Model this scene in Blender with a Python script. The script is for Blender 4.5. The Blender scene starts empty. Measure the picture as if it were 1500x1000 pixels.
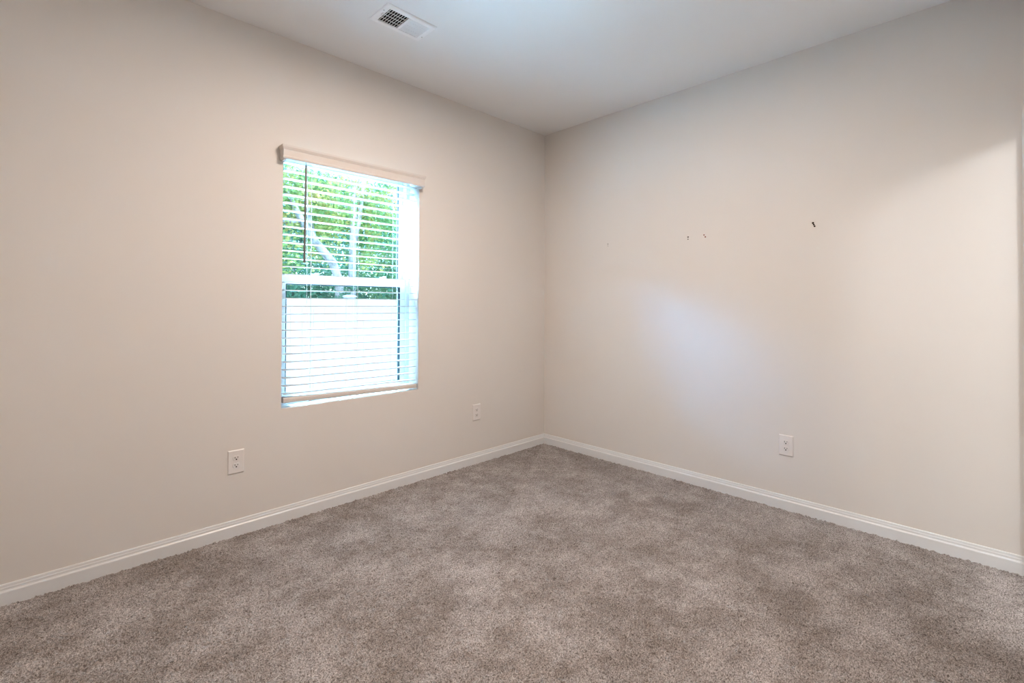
import bpy, math, random
import numpy as np
from mathutils import Matrix, Vector
random.seed(7)
RNG = np.random.default_rng(11)
SC = bpy.context.scene
COL = SC.collection

# ------------------------------------------------------------------ camera
H = 2.74                                    # ceiling height
F_PX, YAW, PITCH, ROLL, PP_DY = 701.32, 0.79168, 0.012115, 0.0032067, -61.26
CAM = Vector((-3.2087, -2.8389, 1.2182))
d = Vector((math.cos(YAW) * math.cos(PITCH), math.sin(YAW) * math.cos(PITCH), math.sin(PITCH)))
r0 = Vector((math.sin(YAW), -math.cos(YAW), 0)); u0 = r0.cross(d)
r = math.cos(ROLL) * r0 + math.sin(ROLL) * u0
u = -math.sin(ROLL) * r0 + math.cos(ROLL) * u0
cam_data = bpy.data.cameras.new('camera'); cam = bpy.data.objects.new('camera', cam_data); COL.objects.link(cam)
cam_data.sensor_width = 36.0; cam_data.lens = F_PX / 1500 * 36.0
cam_data.shift_y = PP_DY / 1500
cam_data.clip_start = 0.02; cam_data.clip_end = 200
cam.matrix_world = Matrix(((r.x, u.x, -d.x, CAM.x), (r.y, u.y, -d.y, CAM.y), (r.z, u.z, -d.z, CAM.z), (0, 0, 0, 1)))
SC.camera = cam

# ------------------------------------------------------------------ light and exposure
SC.view_settings.view_transform = 'Standard'; SC.view_settings.look = 'None'
SC.view_settings.gamma = 1.0; SC.view_settings.use_curve_mapping = False
SC.view_settings.exposure = 0.05
SC.cycles.sample_clamp_indirect = 0.0
world = bpy.data.worlds.new('sky'); SC.world = world; world.use_nodes = True
wn = world.node_tree.nodes; wl = world.node_tree.links; wn.clear()
sky = wn.new('ShaderNodeTexSky'); sky.sky_type = 'NISHITA'; sky.sun_disc = False
sky.sun_elevation = math.radians(58); sky.sun_rotation = math.radians(160); sky.altitude = 50; sky.dust_density = 1.0
wbg = wn.new('ShaderNodeBackground'); wbg.inputs['Strength'].default_value = 0.82
wo = wn.new('ShaderNodeOutputWorld'); wt = wn.new('ShaderNodeMix'); wt.data_type = 'RGBA'; wt.blend_type = 'MULTIPLY'; wt.inputs['Factor'].default_value = 1.0   # cool cast: the white balance follows the warm lamps
wt.inputs['B'].default_value = (0.85, 1.0, 1.15, 1); wl.new(sky.outputs[0], wt.inputs['A']); wl.new(wt.outputs['Result'], wbg.inputs[0]); wl.new(wbg.outputs[0], wo.inputs[0])

def lamp(name, kind, loc, energy, color, size=None, rot=None):
    l = bpy.data.lights.new(name, kind); l.energy = energy; l.color = color
    if kind == 'SUN': l.angle = math.radians(0.8)
    elif kind == 'POINT': l.shadow_soft_size = size
    elif kind == 'AREA': l.shape = 'DISK'; l.size = size
    o = bpy.data.objects.new(name, l); o.location = loc; COL.objects.link(o)
    if rot: o.rotation_euler = rot
    return o
SUN_DIR = Vector((0.30, 0.50, -0.95)).normalized()      # the sun stands high behind the house and lights the ground, the fence and the trees
sun = lamp('sun', 'SUN', (0, 0, 8), 8.0, (0.86, 0.96, 1.0)); sun.rotation_euler = SUN_DIR.to_track_quat('-Z', 'Y').to_euler()
def window_fill(name, loc, target, energy, color, sx, sy, spread):          # unseen fill lights added outside, standing in for sky light through the window
    o = lamp(name, 'AREA', loc, energy, color, sx); o.data.shape = 'RECTANGLE'; o.data.size_y = sy; o.data.spread = math.radians(spread)
    o.rotation_euler = (Vector(target) - Vector(loc)).to_track_quat('-Z', 'Y').to_euler()
window_fill('fill_from_below', (-1.55, 3.3, -0.36), (-1.75, 0.0, 1.5), 110, (0.50, 0.76, 1.0), 2.0, 0.7, 46)
window_fill('fill_from_above', (-2.6, 3.0, 5.4), (-1.75, 0.0, 1.4), 800, (0.46, 0.72, 1.0), 2.4, 1.2, 40)
window_fill('fill_from_left', (-5.4, 3.05, 3.75), (-1.66, 0.0, 1.96), 47, (0.10, 0.47, 1.0), 2.6, 0.6, 24)
lamp('bathroom_vanity_lamp', 'POINT', (-1.70, -3.85, 2.34), 50, (1.0, 1.0, 1.0), 0.13)
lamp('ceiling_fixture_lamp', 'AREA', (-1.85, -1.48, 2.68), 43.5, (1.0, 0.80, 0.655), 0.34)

# ------------------------------------------------------------------ materials
def mat(name, color, rough=0.6, spec=0.3, nodes=None):
    m = bpy.data.materials.new(name); m.use_nodes = True
    b = m.node_tree.nodes['Principled BSDF']
    b.inputs['Base Color'].default_value = (*color, 1); b.inputs['Roughness'].default_value = rough
    b.inputs['Specular IOR Level'].default_value = spec
    if nodes: nodes(m.node_tree, b)
    return m
def noise(nt, scale, detail=3, rough=0.5):
    t = nt.nodes.new('ShaderNodeTexCoord'); n = nt.nodes.new('ShaderNodeTexNoise')
    n.inputs['Scale'].default_value = scale; n.inputs['Detail'].default_value = detail; n.inputs['Roughness'].default_value = rough
    nt.links.new(t.outputs['Object'], n.inputs['Vector']); return n
def ramp(nt, src, stops):
    c = nt.nodes.new('ShaderNodeValToRGB'); e = c.color_ramp.elements
    while len(e) < len(stops): e.new(0.5)
    for el, (p, col) in zip(e, stops): el.position = p; el.color = (*col, 1)
    nt.links.new(src, c.inputs[0]); return c
def bump(nt, b, src, strength, dist):
    n = nt.nodes.new('ShaderNodeBump'); n.inputs['Strength'].default_value = strength; n.inputs['Distance'].default_value = dist
    nt.links.new(src, n.inputs['Height']); nt.links.new(n.outputs[0], b.inputs['Normal'])
def paint(color, var=0.012):
    def f(nt, b):
        n = noise(nt, 1.7, 4)
        c0 = tuple(c * (1 - var) for c in color); c1 = tuple(c * (1 + var) for c in color)
        nt.links.new(ramp(nt, n.outputs[0], [(0.3, c0), (0.7, c1)]).outputs[0], b.inputs['Base Color'])
        bump(nt, b, noise(nt, 420, 2).outputs[0], 0.10, 0.0006)
    return f
WALL = (0.76, 0.73, 0.695)
M_wall = mat('wall_paint', WALL, 0.55, 0.25, paint(WALL))
CEIL = (0.87, 0.88, 0.89)
M_ceil = mat('ceiling_paint', CEIL, 0.9, 0.1, paint(CEIL))
M_trim = mat('trim_paint', (0.765, 0.785, 0.80), 0.32, 0.45, lambda nt, b: bump(nt, b, noise(nt, 60, 2).outputs[0], 0.03, 0.001))
M_vinyl = mat('white_vinyl', (0.60, 0.63, 0.65), 0.35, 0.4, lambda nt, b: bump(nt, b, noise(nt, 90, 2).outputs[0], 0.03, 0.001))
M_fence = mat('fence_vinyl', (0.86, 0.86, 0.86), 0.4, 0.4, lambda nt, b: bump(nt, b, noise(nt, 30, 2).outputs[0], 0.05, 0.001))
M_blind = mat('blind_white', (0.57, 0.565, 0.555), 0.45, 0.35, lambda nt, b: bump(nt, b, noise(nt, 45, 3).outputs[0], 0.05, 0.001))
M_rail = mat('blind_rail', (0.70, 0.655, 0.62), 0.5, 0.3, lambda nt, b: bump(nt, b, noise(nt, 45, 3).outputs[0], 0.05, 0.001))
M_cord = mat('blind_cord', (0.78, 0.79, 0.80), 0.8, 0.1, lambda nt, b: bump(nt, b, noise(nt, 900, 2).outputs[0], 0.3, 0.001))
M_wand = mat('wand_backlit', (0.13, 0.12, 0.09), 0.35, 0.4, lambda nt, b: bump(nt, b, noise(nt, 80, 2).outputs[0], 0.03, 0.001))  # backlit darkness of a pale wand put into the colour
M_gasket = mat('gasket_rubber', (0.010, 0.028, 0.032), 0.6, 0.3, lambda nt, b: bump(nt, b, noise(nt, 200, 2).outputs[0], 0.1, 0.001))
M_plate = mat('outlet_plastic', (0.80, 0.775, 0.76), 0.35, 0.45, lambda nt, b: bump(nt, b, noise(nt, 150, 2).outputs[0], 0.02, 0.0005))
M_slot = mat('outlet_slot', (0.03, 0.025, 0.025), 0.7, 0.2, lambda nt, b: bump(nt, b, noise(nt, 150, 2).outputs[0], 0.1, 0.0005))
M_metal_white = mat('vent_enamel', (0.91, 0.92, 0.93), 0.4, 0.4, lambda nt, b: bump(nt, b, noise(nt, 120, 2).outputs[0], 0.03, 0.0005))
M_duct_shade = mat('duct_shade', (0.010, 0.013, 0.016), 0.7, 0.2, lambda nt, b: bump(nt, b, noise(nt, 60, 2).outputs[0], 0.1, 0.001))  # near-black sheet: shade of the unbuilt duct put into the colour
M_screw = mat('screw_metal', (0.55, 0.54, 0.52), 0.4, 0.5, lambda nt, b: bump(nt, b, noise(nt, 400, 2).outputs[0], 0.1, 0.0005))
M_hole = mat('nail_hole_dark', (0.035, 0.022, 0.016), 0.8, 0.1, lambda nt, b: bump(nt, b, noise(nt, 500, 2).outputs[0], 0.3, 0.0005))
M_hole2 = mat('nail_hole_pale', (0.15, 0.13, 0.12), 0.8, 0.1, lambda nt, b: bump(nt, b, noise(nt, 500, 2).outputs[0], 0.3, 0.0005))
M_hole3 = mat('nail_hole_red', (0.20, 0.055, 0.03), 0.8, 0.1, lambda nt, b: bump(nt, b, noise(nt, 500, 2).outputs[0], 0.3, 0.0005))

def carpet_nodes(nt, b):
    big = noise(nt, 2.9, 7, 0.68); mid = noise(nt, 10.0, 4, 0.65); fine = noise(nt, 190, 2, 0.75); strand = noise(nt, 340, 1, 0.5)
    mixn = nt.nodes.new('ShaderNodeMix'); mixn.data_type = 'FLOAT'; mixn.inputs['Factor'].default_value = 0.36
    nt.links.new(big.outputs[0], mixn.inputs['A']); nt.links.new(mid.outputs[0], mixn.inputs['B'])
    patch = ramp(nt, mixn.outputs['Result'], [(0.42, (0.226, 0.199, 0.184)), (0.49, (0.283, 0.256, 0.243)), (0.53, (0.318, 0.291, 0.279)), (0.60, (0.378, 0.351, 0.342))])
    fleck = ramp(nt, fine.outputs[0], [(0.34, (0.30, 0.27, 0.25)), (0.46, (0.95, 0.95, 0.95)), (0.66, (1.55, 1.56, 1.57))])
    fibre = ramp(nt, strand.outputs[0], [(0.33, (0.55, 0.53, 0.52)), (0.50, (1.02, 1.02, 1.02)), (0.67, (1.45, 1.45, 1.45))])
    cur = patch.outputs[0]
    for c in (fleck, fibre):
        mx = nt.nodes.new('ShaderNodeMix'); mx.data_type = 'RGBA'; mx.blend_type = 'MULTIPLY'; mx.inputs['Factor'].default_value = 1
        nt.links.new(cur, mx.inputs['A']); nt.links.new(c.outputs[0], mx.inputs['B']); cur = mx.outputs['Result']
    nt.links.new(cur, b.inputs['Base Color'])
    b.inputs['Sheen Weight'].default_value = 0.25; b.inputs['Sheen Roughness'].default_value = 0.5
M_carpet = mat('carpet_fibre', (0.3, 0.25, 0.21), 0.95, 0.05, carpet_nodes)
M_slab = mat('carpet_backing', (0.24, 0.2, 0.17), 0.95, 0.05, lambda nt, b: bump(nt, b, noise(nt, 120, 2).outputs[0], 0.3, 0.002))
def pale_ground_nodes(nt, b):
    nt.links.new(ramp(nt, noise(nt, 14, 5).outputs[0], [(0.3, (0.55, 0.55, 0.545)), (0.7, (0.66, 0.66, 0.655))]).outputs[0], b.inputs['Base Color'])
M_pale_ground = mat('pale_bounce_ground', (0.46, 0.47, 0.47), 0.9, 0.1, pale_ground_nodes)  # unseen ground made pale to bounce light onto the ceiling
M_outer_dark = mat('bounce_cutting_brown', (0.10, 0.075, 0.06), 0.9, 0.1, lambda nt, b: bump(nt, b, noise(nt, 25, 4).outputs[0], 0.4, 0.004))  # unseen dark sheet added so the outer wall bounces less light
M_tile = mat('bath_floor', (0.5, 0.46, 0.42), 0.5, 0.3, lambda nt, b: bump(nt, b, noise(nt, 20, 2).outputs[0], 0.05, 0.001))

def leaf_mat(name, c0, c1, c2):
    m = bpy.data.materials.new(name); m.use_nodes = True; nt = m.node_tree; nt.nodes.clear()
    n = noise(nt, 2.1, 4); c = ramp(nt, n.outputs[0], [(0.32, c0), (0.47, c1), (0.60, c2)])
    a = nt.nodes.new('ShaderNodeBsdfDiffuse'); t = nt.nodes.new('ShaderNodeBsdfTranslucent'); mx = nt.nodes.new('ShaderNodeMixShader')
    mx.inputs[0].default_value = 0.45; o = nt.nodes.new('ShaderNodeOutputMaterial')
    nt.links.new(c.outputs[0], a.inputs[0]); nt.links.new(c.outputs[0], t.inputs[0])
    nt.links.new(a.outputs[0], mx.inputs[1]); nt.links.new(t.outputs[0], mx.inputs[2]); nt.links.new(mx.outputs[0], o.inputs[0])
    return m
M_leaf_gold = leaf_mat('leaf_gold_green', (0.14, 0.34, 0.14), (0.32, 0.50, 0.17), (0.68, 0.60, 0.22))
M_leaf_green = leaf_mat('leaf_green', (0.08, 0.27, 0.15), (0.17, 0.42, 0.21), (0.34, 0.53, 0.26))
M_leaf_dark = leaf_mat('leaf_deep_green', (0.04, 0.19, 0.125), (0.09, 0.30, 0.19), (0.18, 0.39, 0.25))
def bark_nodes(nt, b):
    n = noise(nt, 9, 5, 0.6)
    nt.links.new(ramp(nt, n.outputs[0], [(0.32, (0.22, 0.21, 0.20)), (0.5, (0.42, 0.41, 0.40)), (0.7, (0.56, 0.55, 0.54))]).outputs[0], b.inputs['Base Color'])
    bump(nt, b, n.outputs[0], 0.5, 0.01)
M_bark = mat('pale_bark', (0.7, 0.68, 0.66), 0.8, 0.1, bark_nodes)

def glass_mat():
    m = bpy.data.materials.new('window_glass'); m.use_nodes = True; nt = m.node_tree; nt.nodes.clear()
    t = nt.nodes.new('ShaderNodeBsdfTransparent'); t.inputs[0].default_value = (0.90, 0.985, 0.99, 1)
    g = nt.nodes.new('ShaderNodeBsdfGlossy'); g.inputs['Roughness'].default_value = 0.02
    lw = nt.nodes.new('ShaderNodeLayerWeight'); lw.inputs[0].default_value = 0.5
    pw = nt.nodes.new('ShaderNodeMath'); pw.operation = 'POWER'; pw.inputs[1].default_value = 4.0; nt.links.new(lw.outputs['Facing'], pw.inputs[0])
    fr = nt.nodes.new('ShaderNodeMath'); fr.operation = 'MULTIPLY_ADD'; fr.inputs[1].default_value = 0.6; fr.inputs[2].default_value = 0.03; nt.links.new(pw.outputs[0], fr.inputs[0])
    mx = nt.nodes.new('ShaderNodeMixShader'); o = nt.nodes.new('ShaderNodeOutputMaterial')
    nt.links.new(fr.outputs[0], mx.inputs[0]); nt.links.new(t.outputs[0], mx.inputs[1]); nt.links.new(g.outputs[0], mx.inputs[2]); nt.links.new(mx.outputs[0], o.inputs[0])
    return m
M_glass = glass_mat()
def screen_mat():
    m = bpy.data.materials.new('insect_screen'); m.use_nodes = True; nt = m.node_tree; nt.nodes.clear()
    t = nt.nodes.new('ShaderNodeBsdfTransparent'); a = nt.nodes.new('ShaderNodeBsdfDiffuse'); a.inputs[0].default_value = (0.015, 0.018, 0.02, 1)
    mx = nt.nodes.new('ShaderNodeMixShader'); o = nt.nodes.new('ShaderNodeOutputMaterial'); mx.inputs[0].default_value = 0.22
    nt.links.new(t.outputs[0], mx.inputs[1]); nt.links.new(a.outputs[0], mx.inputs[2]); nt.links.new(mx.outputs[0], o.inputs[0])
    return m
M_screen = screen_mat()

# ------------------------------------------------------------------ mesh helpers
class MB:
    def __init__(s): s.v = []; s.f = []
    def box(s, x0, x1, y0, y1, z0, z1, M=None):
        n = len(s.v)
        for x in (x0, x1):
            for y in (y0, y1):
                for z in (z0, z1):
                    p = Vector((x, y, z)); s.v.append(tuple(M @ p) if M else tuple(p))
        for q in ((0, 1, 3, 2), (4, 6, 7, 5), (0, 4, 5, 1), (2, 3, 7, 6), (0, 2, 6, 4), (1, 5, 7, 3)): s.f.append(tuple(n + i for i in q))
        return s
    def rect_frame(s, x0, x1, z0, z1, w, y0, y1):       # picture-frame of four mitred bars in the xz plane; w = (left, right, bottom, top)
        l, r_, b, t = w
        o = [(x0, z0), (x1, z0), (x1, z1), (x0, z1)]; i = [(x0 + l, z0 + b), (x1 - r_, z0 + b), (x1 - r_, z1 - t), (x0 + l, z1 - t)]
        n = len(s.v)
        for y in (y0, y1):
            for x, z in o: s.v.append((x, y, z))
            for x, z in i: s.v.append((x, y, z))
        for k in range(4):
            j = (k + 1) % 4
            s.f.append((n + k, n + j, n + 4 + j, n + 4 + k)); s.f.append((n + 8 + j, n + 8 + k, n + 12 + k, n + 12 + j))
            s.f.append((n + j, n + k, n + 8 + k, n + 8 + j)); s.f.append((n + 4 + k, n + 4 + j, n + 12 + j, n + 12 + k))
        return s
    def tube(s, pts, rad, sides=8, caps=True):
        pts = [Vector(p) for p in pts]; n0 = len(s.v)
        rads = rad if isinstance(rad, (list, tuple)) else [rad] * len(pts)
        for k, p in enumerate(pts):
            t = (pts[min(k + 1, len(pts) - 1)] - pts[max(k - 1, 0)]).normalized()
            a = t.cross(Vector((0.13, 0.97, 0.21))).normalized(); b = t.cross(a)
            for q in range(sides):
                an = 2 * math.pi * q / sides; s.v.append(tuple(p + rads[k] * (math.cos(an) * a + math.sin(an) * b)))
        for k in range(len(pts) - 1):
            for q in range(sides):
                a = n0 + k * sides + q; b = n0 + k * sides + (q + 1) % sides
                s.f.append((a, b, b + sides, a + sides))
        if caps:
            s.f.append(tuple(n0 + q for q in range(sides))[::-1]); e = n0 + (len(pts) - 1) * sides; s.f.append(tuple(e + q for q in range(sides)))
        return s
    def sweep(s, profile, path):                        # closed profile list of 2D points; path = function list placing each 2D point
        n0 = len(s.v); m = len(profile)
        for fn in path:
            for p in profile: s.v.append(tuple(fn(*p)))
        for k in range(len(path) - 1):
            for q in range(m):
                a = n0 + k * m + q; b = n0 + k * m + (q + 1) % m
                s.f.append((a, b, b + m, a + m))
        s.f.append(tuple(n0 + q for q in range(m))[::-1]); e = n0 + (len(path) - 1) * m; s.f.append(tuple(e + q for q in range(m)))
        return s
    def build(s, name, m, parent=None, bevel=0.0, smooth=False, segs=2):
        me = bpy.data.meshes.new(name); me.from_pydata(s.v, [], s.f); me.validate(); me.update()
        import bmesh
        bm = bmesh.new(); bm.from_mesh(me); bmesh.ops.recalc_face_normals(bm, faces=bm.faces); bm.to_mesh(me); bm.free()
        me.materials.append(m)
        o = bpy.data.objects.new(name, me); COL.objects.link(o)
        if parent is not None: o.parent = parent
        if bevel:
            bv = o.modifiers.new('bevel', 'BEVEL'); bv.width = bevel; bv.segments = segs; bv.limit_method = 'ANGLE'
        if smooth:
            for p in me.polygons: p.use_smooth = True
        return o
def tag(o, label=None, cat=None, group=None, kind=None):
    if label: o['label'] = label
    if cat: o['category'] = cat
    if group: o['group'] = group
    if kind: o['kind'] = kind
    return o
def empty(name, loc=(0, 0, 0), rz=0):
    o = bpy.data.objects.new(name, None); COL.objects.link(o); o.location = loc; o.rotation_euler = (0, 0, rz); o.empty_display_size = 0.1; return o
def copy_tree(o, parent=None):
    c = o.copy(); COL.objects.link(c)
    if parent is not None: c.parent = parent
    for ch in list(o.children): copy_tree(ch, c)
    return c
def struct(name, mb, m, label, cat, bevel=0.0):
    return tag(mb.build(name, m, None, bevel), label, cat, None, 'structure')

# ------------------------------------------------------------------ room shell
XB, YN = -3.75, -2.945                     # back wall and door wall
WX0, WX1, WZ0, WZ1 = -2.232, -1.322, 0.630, 2.128        # window opening
T = 0.21
def wall_with_hole(x0, x1, y0, y1, hx0, hx1, hz0, hz1, z0=-0.02, z1=H):
    m = MB(); o = [(x0, z0), (x1, z0), (x1, z1), (x0, z1)]
    w = (hx0 - x0, x1 - hx1, hz0 - z0, z1 - hz1)
    return m.rect_frame(x0, x1, z0, z1, w, y0, y1)
struct('wall_left', wall_with_hole(XB - 0.12, 0.12, 0.0, T, WX0, WX1, WZ0, WZ1), M_wall, 'plain warm off-white wall with the window in it', 'wall')
struct('wall_outside_added', wall_with_hole(-9.0, 6.0, T, T + 0.03, WX0 - 0.02, WX1 + 0.02, WZ0 - 0.02, WZ1 + 0.02, -0.55, 3.0), M_outer_dark, 'unseen brown sheet added outside the window wall to cut bounced light', 'wall')
struct('wall_right', MB().box(0.0, 0.12, -4.75, 0.0, -0.02, H), M_wall, 'plain off-white wall with small nail holes, meeting the window wall in the corner', 'wall')
DX0, DX1, DZ = -0.875, -0.050, 2.050
m = MB(); m.box(XB - 0.12, DX0, YN - 0.12, YN, -0.02, H); m.box(DX1, 0.0, YN - 0.12, YN, -0.02, H); m.box(DX0, DX1, YN - 0.12, YN, DZ, H)
struct('wall_near', m, M_wall, 'off-white wall with the doorway, opposite the window', 'wall')
struct('wall_back', MB().box(XB - 0.12, XB, YN, 0.0, -0.02, H), M_wall, 'off-white wall behind the camera', 'wall')
struct('ceiling', MB().box(XB - 0.12, 0.12, -4.75, T, H, H + 0.15), M_ceil, 'flat white ceiling with one air vent', 'ceiling')
struct('floor', MB().box(XB - 0.12, 0.12, YN - 0.12, T, -0.12, -0.02), M_slab, 'floor under the taupe carpet', 'floor')
# bathroom beyond the doorway: its light falls on the right wall
struct('floor_bathroom', MB().box(-2.6, 0.12, -4.75, YN - 0.12, -0.12, -0.004), M_tile, 'bathroom floor beyond the doorway', 'floor')
struct('wall_bathroom', MB().box(-2.72, -2.6, -4.75, YN - 0.12, -0.02, H), M_wall, 'side wall of the room beyond the doorway', 'wall')
struct('wall_bathroom_end', MB().box(-2.72, 0.12, -4.87, -4.75, -0.02, H), M_wall, 'far wall of the room beyond the doorway', 'wall')

# door casing and jamb
cprof = [(0, 0), (0, 0.010), (0.012, 0.014), (0.030, 0.016), (0.048, 0.020), (0.057, 0.020), (0.057, 0)]   # (distance from the opening, thickness)
dm = MB()
dm.sweep(cprof, [lambda a, t: (DX1 + a, YN + t, 0.0), lambda a, t: (DX1 + a, YN + t, DZ + a), lambda a, t: (DX0 - a, YN + t, DZ + a), lambda a, t: (DX0 - a, YN + t, 0.0)])
door = tag(dm.build('door_1', M_trim), 'white casing of the doorway at the right edge, next to the right wall', 'doorway', None, 'structure')
jm = MB(); jm.box(DX1 - 0.004, DX1 + 0.0, YN - 0.12, YN, 0, DZ); jm.box(DX0, DX0 + 0.004, YN - 0.12, YN, 0, DZ); jm.box(DX0, DX1, YN - 0.12, YN, DZ - 0.004, DZ)
jm.build('door_jamb', M_trim, door)

# baseboards (mitred in the corner)
bprof = [(0, -0.02), (0.014, -0.02), (0.014, 0.050), (0.0130, 0.053), (0.0095, 0.057), (0.0085, 0.061), (0.0085, 0.066), (0.0065, 0.071), (0.0060, 0.077), (0.0045, 0.081), (0, 0.082)]
struct('baseboard_left', MB().sweep(bprof, [lambda t, z: (XB, -t, z), lambda t, z: (-t, -t, z)]), M_trim, 'white moulded baseboard along the window wall', 'baseboard')
struct('baseboard_right', MB().sweep(bprof, [lambda t, z: (-t, -t, z), lambda t, z: (-t, YN + 0.02, z)]), M_trim, 'white moulded baseboard along the right wall', 'baseboard')

# ------------------------------------------------------------------ carpet
def carpet():
    s = 0.0056
    nx = int((-0.012 - XB) / s); ny = int((-0.012 - YN) / s)
    xs = np.linspace(XB, -0.012, nx); ys = np.linspace(YN, -0.012, ny)
    X, Y = np.meshgrid(xs, ys, indexing='ij')
    n1 = RNG.normal(size=X.shape)
    def blur(a, k):
        for _ in range(k):
            a = (a + np.roll(a, 1, 0) + np.roll(a, -1, 0) + np.roll(a, 1, 1) + np.roll(a, -1, 1)) / 5
        return a
    n2 = blur(RNG.normal(size=X.shape), 2); n2 /= n2.std()
    n3 = blur(RNG.normal(size=X.shape), 12); n3 /= n3.std()
    Z = 0.0028 * n1 + 0.0013 * n2 - 0.0035
    Z = np.clip(Z, -0.016, 0.008)
    Xj = X + RNG.normal(size=X.shape) * s * 0.28; Yj = Y + RNG.normal(size=X.shape) * s * 0.28
    Xj = np.clip(Xj, XB, -0.006); Yj = np.clip(Yj, YN, -0.006)
    co = np.stack([Xj, Yj, Z], -1).reshape(-1, 3).astype(np.float32)
    i = np.arange(nx * ny).reshape(nx, ny)
    q = np.stack([i[:-1, :-1], i[1:, :-1], i[1:, 1:], i[:-1, 1:]], -1).reshape(-1, 4).astype(np.int32)
    me = bpy.data.meshes.new('carpet'); me.vertices.add(len(co)); me.vertices.foreach_set('co', co.ravel())
    me.loops.add(q.size); me.loops.foreach_set('vertex_index', q.ravel())
    me.polygons.add(len(q)); me.polygons.foreach_set('loop_start', np.arange(0, q.size, 4, dtype=np.int32)); me.polygons.foreach_set('loop_total', np.full(len(q), 4, np.int32))
    me.update(calc_edges=True); me.materials.append(M_carpet)
    o = bpy.data.objects.new('carpet', me); COL.objects.link(o)
    tag(o, 'taupe cut-pile carpet covering the whole floor, with lighter brushed patches', 'carpet', None, 'stuff')
carpet()

# ------------------------------------------------------------------ window
win = empty('window_1', (WX0 / 2 + WX1 / 2, 0.15, WZ0)); tag(win, 'white single-hung window behind the open blind', 'window', None, 'structure')
wloc = Vector(win.location)
def wpart(mb, name, m, parent=None, bevel=0.0):
    mb.v = [tuple(Vector(p) - wloc) for p in mb.v]; return mb.build(name, m, parent or win, bevel)
wpart(MB().rect_frame(WX0, WX1, WZ0, WZ1, (0.026, 0.026, 0.026, 0.020), 0.122, 0.205), 'window_frame', M_vinyl, None, 0.002)
ZC0, ZC1 = 1.345, 1.402                    # check rail
gx0, gx1 = -2.166, -1.388
lower = wpart(MB().rect_frame(WX0 + 0.026, WX1 - 0.026, WZ0 + 0.026, ZC1, (gx0 - WX0 - 0.026, WX1 - 0.026 - gx1 + 0.0, 0.03, ZC1 - ZC0), 0.132, 0.160), 'lower_sash', M_vinyl, None, 0.0025)
wpart(MB().rect_frame(gx0, gx1, WZ0 + 0.056, ZC0, (0.006, 0.007, 0.004, 0.006), 0.136, 0.156), 'gasket', M_gasket, lower)
wpart(MB().box(gx0, gx1, 0.145, 0.149, WZ0 + 0.05, ZC0 + 0.004), 'glass', M_glass, lower)
upper = wpart(MB().rect_frame(WX0 + 0.026, WX1 - 0.026, ZC0, WZ1 - 0.020, (0.024, 0.036, 0.045, 0.026), 0.166, 0.192), 'upper_sash', M_vinyl, None, 0.0025)
wpart(MB().rect_frame(WX0 + 0.050, WX1 - 0.062, ZC0 + 0.045, WZ1 - 0.046, (0.003, 0.003, 0.003, 0.003), 0.168, 0.190), 'gasket', M_gasket, upper)
wpart(MB().box(WX0 + 0.048, WX1 - 0.060, 0.177, 0.181, ZC0 + 0.043, WZ1 - 0.044), 'glass', M_glass, upper)
for lx in (-1.985, -1.515):
    lk = MB(); lk.box(lx - 0.022, lx + 0.022, 0.136, 0.158, ZC1, ZC1 + 0.008); lk.box(lx - 0.005, lx + 0.014, 0.127, 0.146, ZC1 + 0.008, ZC1 + 0.014)
    wpart(lk, 'sash_lock', M_vinyl, lower, 0.002)
scr = wpart(MB().rect_frame(WX0 + 0.03, WX1 - 0.03, WZ0 + 0.03, ZC0 + 0.02, (0.018, 0.018, 0.018, 0.018), 0.194, 0.204), 'screen_frame', M_vinyl)
wpart(MB().box(WX0 + 0.048, WX1 - 0.048, 0.198, 0.1990, WZ0 + 0.048, ZC0 + 0.002), 'screen_mesh', M_screen, scr)

# ------------------------------------------------------------------ blind
BX0, BX1 = -2.216, -1.334
blind = empty('window_blind', ((BX0 + BX1) / 2, 0.035, 0.64)); tag(blind, 'white two-inch slat blind hanging open in the window', 'window blind')
bloc = Vector(blind.location)
def bpart(mb, name, m, parent=None, bevel=0.0, smooth=False):
    mb.v = [tuple(Vector(p) - bloc) for p in mb.v]; return mb.build(name, m, parent or blind, bevel, smooth)
PITCHZ = (2.037 - 0.703) / 29
Z_SLAT = [2.037 - PITCHZ * k for k in range(-1, 30)]
sm = MB()
xm = (BX0 + BX1) / 2
for k, z in enumerate(Z_SLAT):
    tl = 0.0 if k < 23 else -0.010 * (k - 22) / 8           # the lowest slats follow the slightly dropped right end
    prof = []
    for j in range(7):
        yy = -0.025 + 0.05 * j / 6; prof.append((yy, 0.0016 * (1 - (yy / 0.025) ** 2) + 0.0017))
    for j in range(7):
        yy = 0.025 - 0.05 * j / 6; prof.append((yy, 0.0016 * (1 - (yy / 0.025) ** 2) - 0.0017))
    sm.sweep(prof, [lambda a, b, z=z, tl=tl: (BX0, 0.035 + a, z + b - tl / 2), lambda a, b, z=z, tl=tl: (BX1, 0.035 + a, z + b + tl / 2)])
bpart(sm, 'slats', M_blind)
bpart(MB().box(BX0, BX1, 0.006, 0.062, 2.0865, WZ1), 'head_rail', M_blind, None, 0.001)
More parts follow.
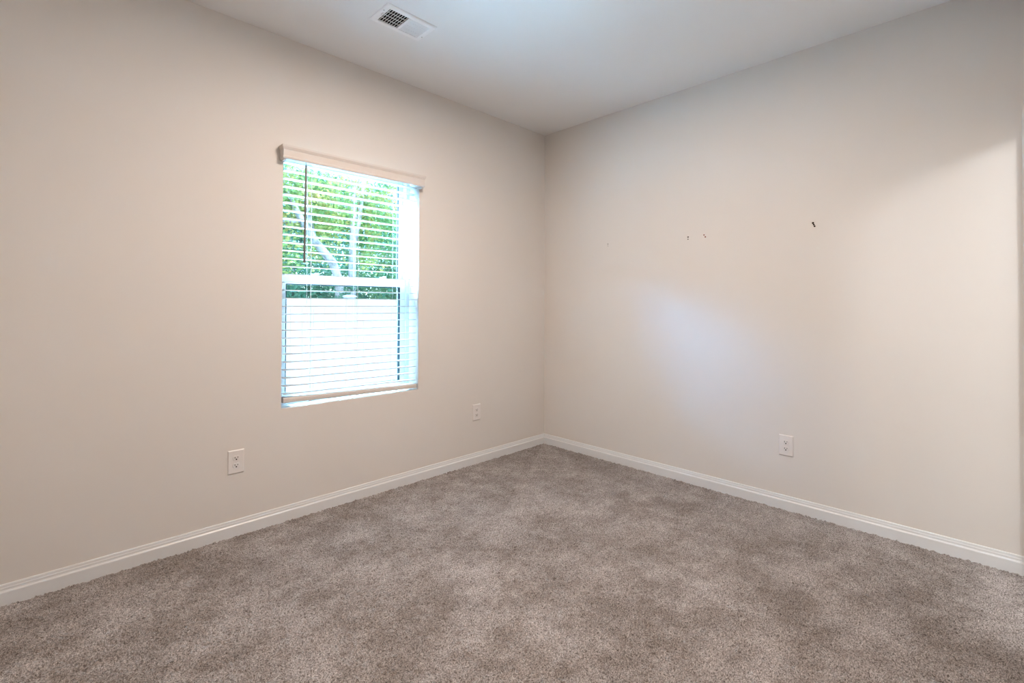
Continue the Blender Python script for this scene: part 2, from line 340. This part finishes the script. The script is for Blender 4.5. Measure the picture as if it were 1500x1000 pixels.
# crown-profile valance with returns to the wall
VX0, VX1, VZ0, VZ1 = -2.257, -1.308, 2.036, 2.112
vp = [(0, 0), (0.006, 0), (0.009, 0.006), (0.009, 0.012), (0.007, 0.018), (0.007, 0.050), (0.010, 0.056), (0.014, 0.066), (0.014, 0.076), (0, 0.076)]   # (outward, up)
VY = -0.050
vm = MB().sweep(vp, [lambda o, z: (VX0 - o + 0.014, 0.0, VZ0 + z), lambda o, z: (VX0 - o + 0.014, VY - o, VZ0 + z), lambda o, z: (VX1 + o - 0.014, VY - o, VZ0 + z), lambda o, z: (VX1 + o - 0.014, 0.0, VZ0 + z)])
val = bpart(vm, 'valance', M_rail)
for vx in (VX0 + 0.012, VX1 - 0.026):
    bpart(MB().box(vx, vx + 0.014, VY + 0.002, 0.0, VZ0 - 0.006, VZ0 + 0.008), 'valance_clip', M_rail, val, 0.001)
# bottom rail, its right end hanging a little lower
RZL, RZR = 0.6735, 0.6555
rp = [(-0.025, 0.0145), (-0.029, 0.010), (-0.030, 0.0), (-0.029, -0.010), (-0.025, -0.0145), (0.025, -0.0145), (0.029, -0.010), (0.030, 0), (0.029, 0.010), (0.025, 0.0145)]
br = bpart(MB().sweep(rp, [lambda a, b: (BX0 - 0.002, 0.035 + a, RZL + b), lambda a, b: (BX1, 0.035 + a, RZR + b)]), 'bottom_rail', M_rail)
LADX = (-2.070, -1.773, -1.492)
for lx in LADX:
    zr = RZL + (RZR - RZL) * (lx - BX0) / (BX1 - BX0)
    cm = MB()
    for yy in (0.0075, 0.0625): cm.tube([(lx, yy, 2.095), (lx, yy, zr + 0.010)], 0.0008, 6)
    for z in Z_SLAT: cm.tube([(lx, 0.0075, z - 0.0022), (lx, 0.0625, z - 0.0022)], 0.0007, 5)
    bpart(cm, 'ladder_cord', M_cord)
    bpart(MB().tube([(lx + 0.014, 0.034, 2.095), (lx + 0.014, 0.034, zr + 0.008)], 0.0010, 6), 'lift_cord', M_cord)
    bpart(MB().tube([(lx + 0.004, 0.012, zr - 0.0140), (lx + 0.004, 0.012, zr - 0.0185)], [0.008, 0.006], 12), 'cord_plug', M_rail, br)
wm = MB().tube([(-2.110, -0.016, 2.028), (-2.1125, -0.018, 1.90), (-2.118, -0.022, 1.50), (-2.118, -0.022, 1.462)], [0.0056, 0.0060, 0.0064, 0.0072], 6)
wand = bpart(wm, 'tilt_wand', M_wand)
bpart(MB().tube([(-2.110, -0.016, 2.026), (-2.110, -0.008, 2.070), (-2.110, 0.010, 2.092)], 0.002, 6), 'wand_hook', M_wand, wand)

# ------------------------------------------------------------------ outlets
def outlet():
    root = empty('wall_outlet')
    W, Hh = 0.0795, 0.124
    pm = MB(); n = len(pm.v)
    o = [(-W / 2, -Hh / 2), (W / 2, -Hh / 2), (W / 2, Hh / 2), (-W / 2, Hh / 2)]
    for inset, y in ((0, 0), (0.0, -0.0018), (0.0045, -0.0058)):
        for x, z in o: pm.v.append((x - math.copysign(inset, x), y, z - math.copysign(inset, z)))
    for k in range(2):
        for q in range(4):
            a = n + 4 * k + q; b = n + 4 * k + (q + 1) % 4; pm.f.append((a, b, b + 4, a + 4))
    pm.f.append((n + 8, n + 9, n + 10, n + 11)); pm.f.append((n + 3, n + 2, n + 1, n))
    pm.build('faceplate', M_plate, root, 0.0008)
    for sz in (0.0195, -0.0195):
        fm = MB(); pts = []
        for q in range(28):
            an = 2 * math.pi * q / 28; pts.append((0.0172 * math.cos(an), max(-0.0122, min(0.0122, 0.0172 * math.sin(an)))))
        for (y, sc) in ((-0.0050, 1.0), (-0.0074, 1.0), (-0.0080, 0.95)):
            for x, z in pts: fm.v.append((x * sc, y, sz + z * sc))
        for k in range(2):
            for q in range(28):
                a = 28 * k + q; b = 28 * k + (q + 1) % 28; fm.f.append((a, b, b + 28, a + 28))
        fm.f.append(tuple(56 + q for q in range(28))); fm.f.append(tuple(range(28))[::-1])
        rc = fm.build('receptacle', M_plate, root)
        MB().box(-0.0081, -0.0052, -0.0083, -0.0076, sz - 0.0010, sz + 0.0080).build('slot', M_slot, rc)
        MB().box(0.0053, 0.0079, -0.0083, -0.0076, sz + 0.0004, sz + 0.0076).build('slot', M_slot, rc)
        MB().tube([(0, -0.0076, sz - 0.0062), (0, -0.0083, sz - 0.0062)], 0.0037, 12).build('ground_hole', M_slot, rc)
    s = MB().tube([(0, -0.0050, 0), (0, -0.0068, 0)], [0.0032, 0.0026], 14).build('screw', M_plate, root)
    return root
oa = outlet(); oa.location = (-2.4575, 0, 0.387)
tag(oa, 'white duplex outlet low on the window wall, left of and below the window', 'outlet', 'wall outlets')
ob = copy_tree(oa); ob.location = (-0.790, 0, 0.391); tag(ob, 'white duplex outlet low on the window wall, between the window and the corner', 'outlet', 'wall outlets')
oc = copy_tree(oa); oc.location = (0, -1.9425, 0.3815); oc.rotation_euler = (0, 0, -math.pi / 2)
tag(oc, 'white duplex outlet low on the right wall, below the nail holes', 'outlet', 'wall outlets')

# ------------------------------------------------------------------ nail holes on the right wall
def hole(y, z, dots, label):
    root = empty('nail_hole', (0, y, z)); tag(root, label, 'nail hole', 'nail holes in the right wall')
    for (dy, dz, rad, m) in dots:
        MB().tube([(0.004, dy, dz), (-0.0008, dy, dz), (-0.0013, dy, dz)], [rad * 1.22, rad * 1.22, rad * 0.8], 10).build('plug', m, root)
hole(-0.672, 1.704, [(0, 0.004, 0.0035, M_hole2), (0, -0.012, 0.0022, M_hole2)], 'faint grey nail hole on the right wall, nearest the corner')
hole(-1.332, 1.689, [(0, 0.009, 0.0042, M_hole), (0.0005, -0.006, 0.0032, M_hole)], 'dark pair of nail holes one above the other, left of the reddish pair')
hole(-1.448, 1.694, [(0.004, 0.007, 0.0038, M_hole3), (-0.005, -0.007, 0.0040, M_hole3)], 'reddish slanted pair of nail holes in the middle of the right wall')
hole(-2.092, 1.695, [(0.004, 0.010, 0.0048, M_hole), (0.000, 0.0, 0.0040, M_hole), (-0.004, -0.010, 0.0042, M_hole)], 'largest dark slanted nail hole, highest and nearest the doorway')

# ------------------------------------------------------------------ ceiling vent
def vent():
    vx0, vx1, vy0, vy1 = -1.977, -1.674, -0.695, -0.507
    cx, cy = (vx0 + vx1) / 2, (vy0 + vy1) / 2
    root = empty('ceiling_vent', (cx, cy, H)); tag(root, 'white two-bank ceiling air vent near the window wall', 'air vent')
    a, b = (vx1 - vx0) / 2, (vy1 - vy0) / 2
    ia, ib = 0.1195, 0.0635
    fm = MB()
    rings = [(a, b, 0.0), (a, b, -0.0035), (a - 0.006, b - 0.006, -0.0075), (ia + 0.004, ib + 0.004, -0.0085), (ia, ib, -0.0065), (ia, ib, 0.0)]
    for (p, q, z) in rings:
        for sx, sy in ((-1, -1), (1, -1), (1, 1), (-1, 1)): fm.v.append((sx * p, sy * q, z))
    for k in range(len(rings) - 1):
        for q in range(4):
            i = 4 * k + q; j = 4 * k + (q + 1) % 4; fm.f.append((i, j, j + 4, i + 4))
    fm.box(-0.006, 0.006, -ib, ib, -0.0085, -0.002)
    fm.build('frame', M_metal_white, root, 0.0008)
    MB().box(-ia, ia, -ib, ib, -0.0010, 0.0).build('duct_shade_sheet', M_duct_shade, root)
    nb = 8
    for bank in (-1, 1):
        x0, x1 = (-ia, -0.006) if bank < 0 else (0.006, ia)
        for k in range(nb):
            xc = x0 + (x1 - x0) * (k + 0.5) / nb
            t = math.radians(38) * bank
            M = Matrix.Translation((xc, 0, -0.0047)) @ Matrix.Rotation(t, 4, 'Y')
            MB().box(-0.0058, 0.0058, -ib, ib, -0.0004, 0.0004, M).build('blade', M_metal_white, root)
        for yy in (-0.032, 0.0, 0.032):
            MB().box(x0, x1, yy - 0.0010, yy + 0.0010, -0.0050, -0.0030).build('cross_bar', M_metal_white, root)
    lv = MB(); lv.box(-a + 0.016, -a + 0.019, -0.016, 0.004, -0.016, -0.0075); lv.box(-a + 0.013, -a + 0.022, -0.020, -0.014, -0.018, -0.012)
    lv.build('damper_lever', M_metal_white, root, 0.0006)
    for sx in (-1, 1):
        MB().tube([(sx * (a - 0.012), 0.036 * sx, -0.0070), (sx * (a - 0.012), 0.036 * sx, -0.0098)], [0.0042, 0.0030], 12).build('screw', M_screw, root)
vent()

# ------------------------------------------------------------------ outside: ground, fence, trees
struct('ground', MB().box(-14, 26, T + 0.02, 34, -0.75, -0.55), M_pale_ground, 'unseen ground outside the window, coloured pale to bounce light inside', 'ground')
FY, FZ = 3.80, 1.300
fence = empty('vinyl_fence', (0.015, FY, -0.55)); tag(fence, 'white vinyl privacy fence standing outside behind the window', 'fence')
floc = Vector(fence.location)
def fpart(mb, name, parent=None, bevel=0.0):
    mb.v = [tuple(Vector(p) - floc) for p in mb.v]; return mb.build(name, M_fence, parent or fence, bevel)
PX = [0.015 + 2.44 * k for k in (-2, -1, 0, 1, 2)]
for k, px in enumerate(PX):
    p = fpart(MB().box(px - 0.0635, px + 0.0635, FY - 0.0635, FY + 0.0635, -0.55, FZ + 0.035), 'fence_post', None, 0.004)
    cmb = MB(); n = 0
    for (w, z) in ((0.074, FZ + 0.030), (0.074, FZ + 0.046), (0.060, FZ + 0.056), (0.020, FZ + 0.066)):
        for sx, sy in ((-1, -1), (1, -1), (1, 1), (-1, 1)): cmb.v.append((px + sx * w, FY + sy * w, z))
    for q in range(3):
        for s in range(4): cmb.f.append((4 * q + s, 4 * q + (s + 1) % 4, 4 * q + 4 + (s + 1) % 4, 4 * q + 4 + s))
    cmb.f.append((12, 13, 14, 15)); cmb.f.append((3, 2, 1, 0))
    fpart(cmb, 'post_cap', p)
for k in range(4):
    a, b = PX[k] + 0.0635, PX[k + 1] - 0.0635
    pm = MB(); nb = 15
    for j in range(nb):
        u0_, u1_ = a + (b - a) * j / nb, a + (b - a) * (j + 1) / nb
        pm.box(u0_ + 0.0012, u1_ - 0.0012, FY - 0.011, FY + 0.011, -0.48, FZ - 0.13)
    pn = fpart(pm, 'fence_panel', None, 0.0015)
    fpart(MB().box(a, b, FY - 0.0125, FY + 0.0125, FZ - 0.14, FZ), 'top_rail', pn, 0.003)
    fpart(MB().box(a, b, FY - 0.022, FY + 0.022, -0.52, -0.38), 'bottom_rail', pn, 0.003)

def leaves_mesh(name, blobs, n, size, m, parent, spray=1.5):
    rng = np.random.default_rng(int(n + 17 * len(blobs) + 1000 * abs(blobs[0][0])))
    w = np.array([b[3] * b[4] * b[5] for b in blobs]); w = w / w.sum()
    idx = rng.choice(len(blobs), size=n, p=w); B = np.array(blobs)[idx]
    v = rng.normal(size=(n, 3)); v /= np.linalg.norm(v, axis=1)[:, None]
    c = B[:, :3] + v * (rng.random(n) ** 0.45)[:, None] * B[:, 3:6]
    # twigs gather the leaves in little sprays
    nt_ = max(8, n // 16); tw = c[rng.integers(0, n, nt_)]; pick = rng.integers(0, nt_, n)
    c = tw[pick] + rng.normal(size=(n, 3)) * size * spray
    a = rng.normal(size=(n, 3)); a /= np.linalg.norm(a, axis=1)[:, None]
    t = rng.normal(size=(n, 3)); b = np.cross(a, t); b /= np.linalg.norm(b, axis=1)[:, None]; nn = np.cross(a, b)
    L = size * (0.7 + 0.6 * rng.random(n))[:, None]; W = L * 0.30
    P = np.stack([c - a * L * .5, c + b * W - nn * L * .08, c + a * L * .55, c - b * W - nn * L * .08], 1).reshape(-1, 3)
    f = np.arange(4 * n).reshape(n, 4); f = np.concatenate([f[:, [0, 1, 2]], f[:, [0, 2, 3]]]).astype(np.int32)
    me = bpy.data.meshes.new(name); me.vertices.add(len(P)); me.vertices.foreach_set('co', P.astype(np.float32).ravel())
    me.loops.add(f.size); me.loops.foreach_set('vertex_index', f.ravel()); me.polygons.add(len(f))
    me.polygons.foreach_set('loop_start', np.arange(0, f.size, 3, dtype=np.int32)); me.polygons.foreach_set('loop_total', np.full(len(f), 3, np.int32))
    me.update(calc_edges=True); me.materials.append(m)
    o = bpy.data.objects.new(name, me); COL.objects.link(o); o.parent = parent; return o
def tree(loc, trunk, limbs, blobs, n, size, m, label, tname='tree'):
    root = empty(tname, loc); tag(root, label, 'tree', 'trees behind the fence')
    tm = MB()
    for pts, rad in trunk: tm.tube(pts, rad, 10)
    tm.build('trunk', M_bark, root, 0, True)
    if limbs:
        for pts, rad in limbs: MB().tube(pts, rad, 8).build('branch', M_bark, root, 0, True)
    leaves_mesh('foliage', blobs, n, size, m, root)
# pale straight trunk seen in the middle of the upper sash
tree((1.13, 6.0, -0.55), [([(0, 0, 0), (-0.02, 0, 1.2), (0.00, 0, 2.35), (0.02, 0.0, 3.3), (0.04, 0.02, 4.0), (0.02, 0.08, 4.5)], [0.10, 0.085, 0.075, 0.065, 0.05, 0.02])],
     [([(0.01, 0, 2.9), (0.16, 0.05, 3.4), (0.26, 0.1, 4.0), (0.36, 0.2, 4.5)], [0.05, 0.045, 0.035, 0.015]),
      ([(0.0, 0, 3.5), (-0.3, 0.1, 4.0), (-0.5, 0.2, 4.4)], [0.045, 0.035, 0.015])],
     [(-0.5, 0.35, 3.75, 0.75, 0.45, 0.6), (0.55, 0.4, 3.8, 0.75, 0.45, 0.6), (-0.5, 0.3, 3.0, 0.45, 0.3, 0.45), (0.5, 0.45, 2.95, 0.45, 0.3, 0.5)],
     5200, 0.085, M_leaf_gold, 'tree with a pale straight trunk showing in the middle of the upper sash')
# leaning pale trunk at the left
tree((0.52, 5.2, -0.55), [([(0, 0, 0), (0.0, 0, 1.4), (-0.02, 0, 2.2), (-0.14, 0, 2.5), (-0.45, 0, 2.84), (-0.72, 0, 3.25), (-0.92, 0.02, 3.65), (-1.05, 0.05, 4.0)], [0.085, 0.08, 0.075, 0.072, 0.065, 0.055, 0.035, 0.015])],
     [([(-0.45, 0, 2.84), (-0.56, 0.05, 3.4), (-0.62, 0.1, 3.9)], [0.045, 0.035, 0.015]),
      ([(-0.66, 0, 3.15), (-0.95, -0.05, 3.1), (-1.3, -0.1, 3.3)], [0.035, 0.03, 0.012])],
     [(-0.9, 0.1, 3.6, 0.7, 0.3, 0.42), (-0.2, 0.15, 3.55, 0.5, 0.28, 0.45), (-1.2, 0.1, 3.1, 0.45, 0.28, 0.45), (-0.3, 0.2, 3.15, 0.35, 0.22, 0.35), (-0.95, 0.15, 2.5, 0.45, 0.25, 0.35)],
     4200, 0.075, M_leaf_gold, 'tree whose pale trunk leans to the left, low at the left of the upper sash')
# bushy greens behind
tree((3.02, 7.4, -0.55), [([(0, 0, 0), (0.05, 0, 1.6), (-0.05, 0.05, 3.0), (0.1, 0, 4.4)], [0.10, 0.09, 0.07, 0.03])],
     [([(0, 0, 1.9), (-0.35, 0, 2.8), (-0.5, 0.1, 3.7)], [0.05, 0.04, 0.015])],
     [(-0.3, 0, 2.4, 0.85, 0.5, 0.7), (0.1, 0, 3.5, 0.9, 0.5, 0.85), (0.5, 0.1, 1.9, 0.8, 0.5, 0.6)],
     8200, 0.08, M_leaf_green, 'leafy green tree at the right of the upper sash')
def bg_tree(x, y, h, w, n, m, label):
    tree((x, y, -0.55), [([(0, 0, 0), (0.08, 0, h * 0.45), (0, 0.1, h * 0.85)], [0.16, 0.13, 0.04])], None,
         [(0, 0, h * 0.30, w, w * 0.6, h * 0.24), (-0.2 * w, 0, h * 0.55, w, w * 0.6, h * 0.24), (0.2 * w, 0, h * 0.78, w * 0.8, w * 0.55, h * 0.22)], n, 0.115, m, label)
bg_tree(0.95, 8.9, 5.0, 1.35, 9000, M_leaf_dark, 'deep green tree far behind, seen left of the leaning trunk and over the fence')
bg_tree(3.7, 11.2, 5.8, 1.7, 9500, M_leaf_dark, 'deep green tree far behind the straight pale trunk')
bg_tree(5.2, 9.0, 5.1, 1.5, 9500, M_leaf_green, 'green tree far behind the leafy one at the right')

def shrub(x, y, w, h, n, label):
    root = empty('shrub', (x, y, -0.55)); tag(root, label, 'shrub', 'shrubs behind the fence')
    st = MB()
    for k in range(5):
        an = k * 1.26; st.tube([(0.05 * math.cos(an), 0.05 * math.sin(an), 0), (0.3 * w * math.cos(an), 0.15 * math.sin(an), h * 0.45), (0.55 * w * math.cos(an), 0.2 * math.sin(an), h * 0.8)], [0.02, 0.014, 0.006], 6)
    st.build('stems', M_bark, root, 0, True)
    leaves_mesh('foliage', [(0, 0, h * 0.45, w, 0.26, h * 0.42), (-0.3 * w, 0, h * 0.72, w * 0.6, 0.24, h * 0.26), (0.35 * w, 0, h * 0.70, w * 0.6, 0.24, h * 0.27)], n, 0.06, M_leaf_dark, root, 0.7)
shrub(-0.47, 4.5, 0.25, 2.15, 2300, 'dark shrub showing over the fence, left of its post cap')
shrub(0.32, 4.5, 0.26, 2.12, 2400, 'dark shrub showing over the fence just behind its post cap')
shrub(1.11, 4.5, 0.25, 2.10, 2200, 'dark shrub showing over the fence, far right of its post cap')

# unseen trees added on the left to block low sky light
tl = empty('sky_block_trees', (-10.5, 11.0, -0.55)); tag(tl, 'unseen tall trees added far off to the left to block sky light', 'sky_block_trees', None, 'stuff')
leaves_mesh('foliage', [(-6.0 + 3.0 * k, 0.5 * (k % 2), 3.6 + 0.4 * (k % 3), 2.4, 1.2, 4.2) for k in range(5)], 9000, 0.40, M_leaf_dark, tl)
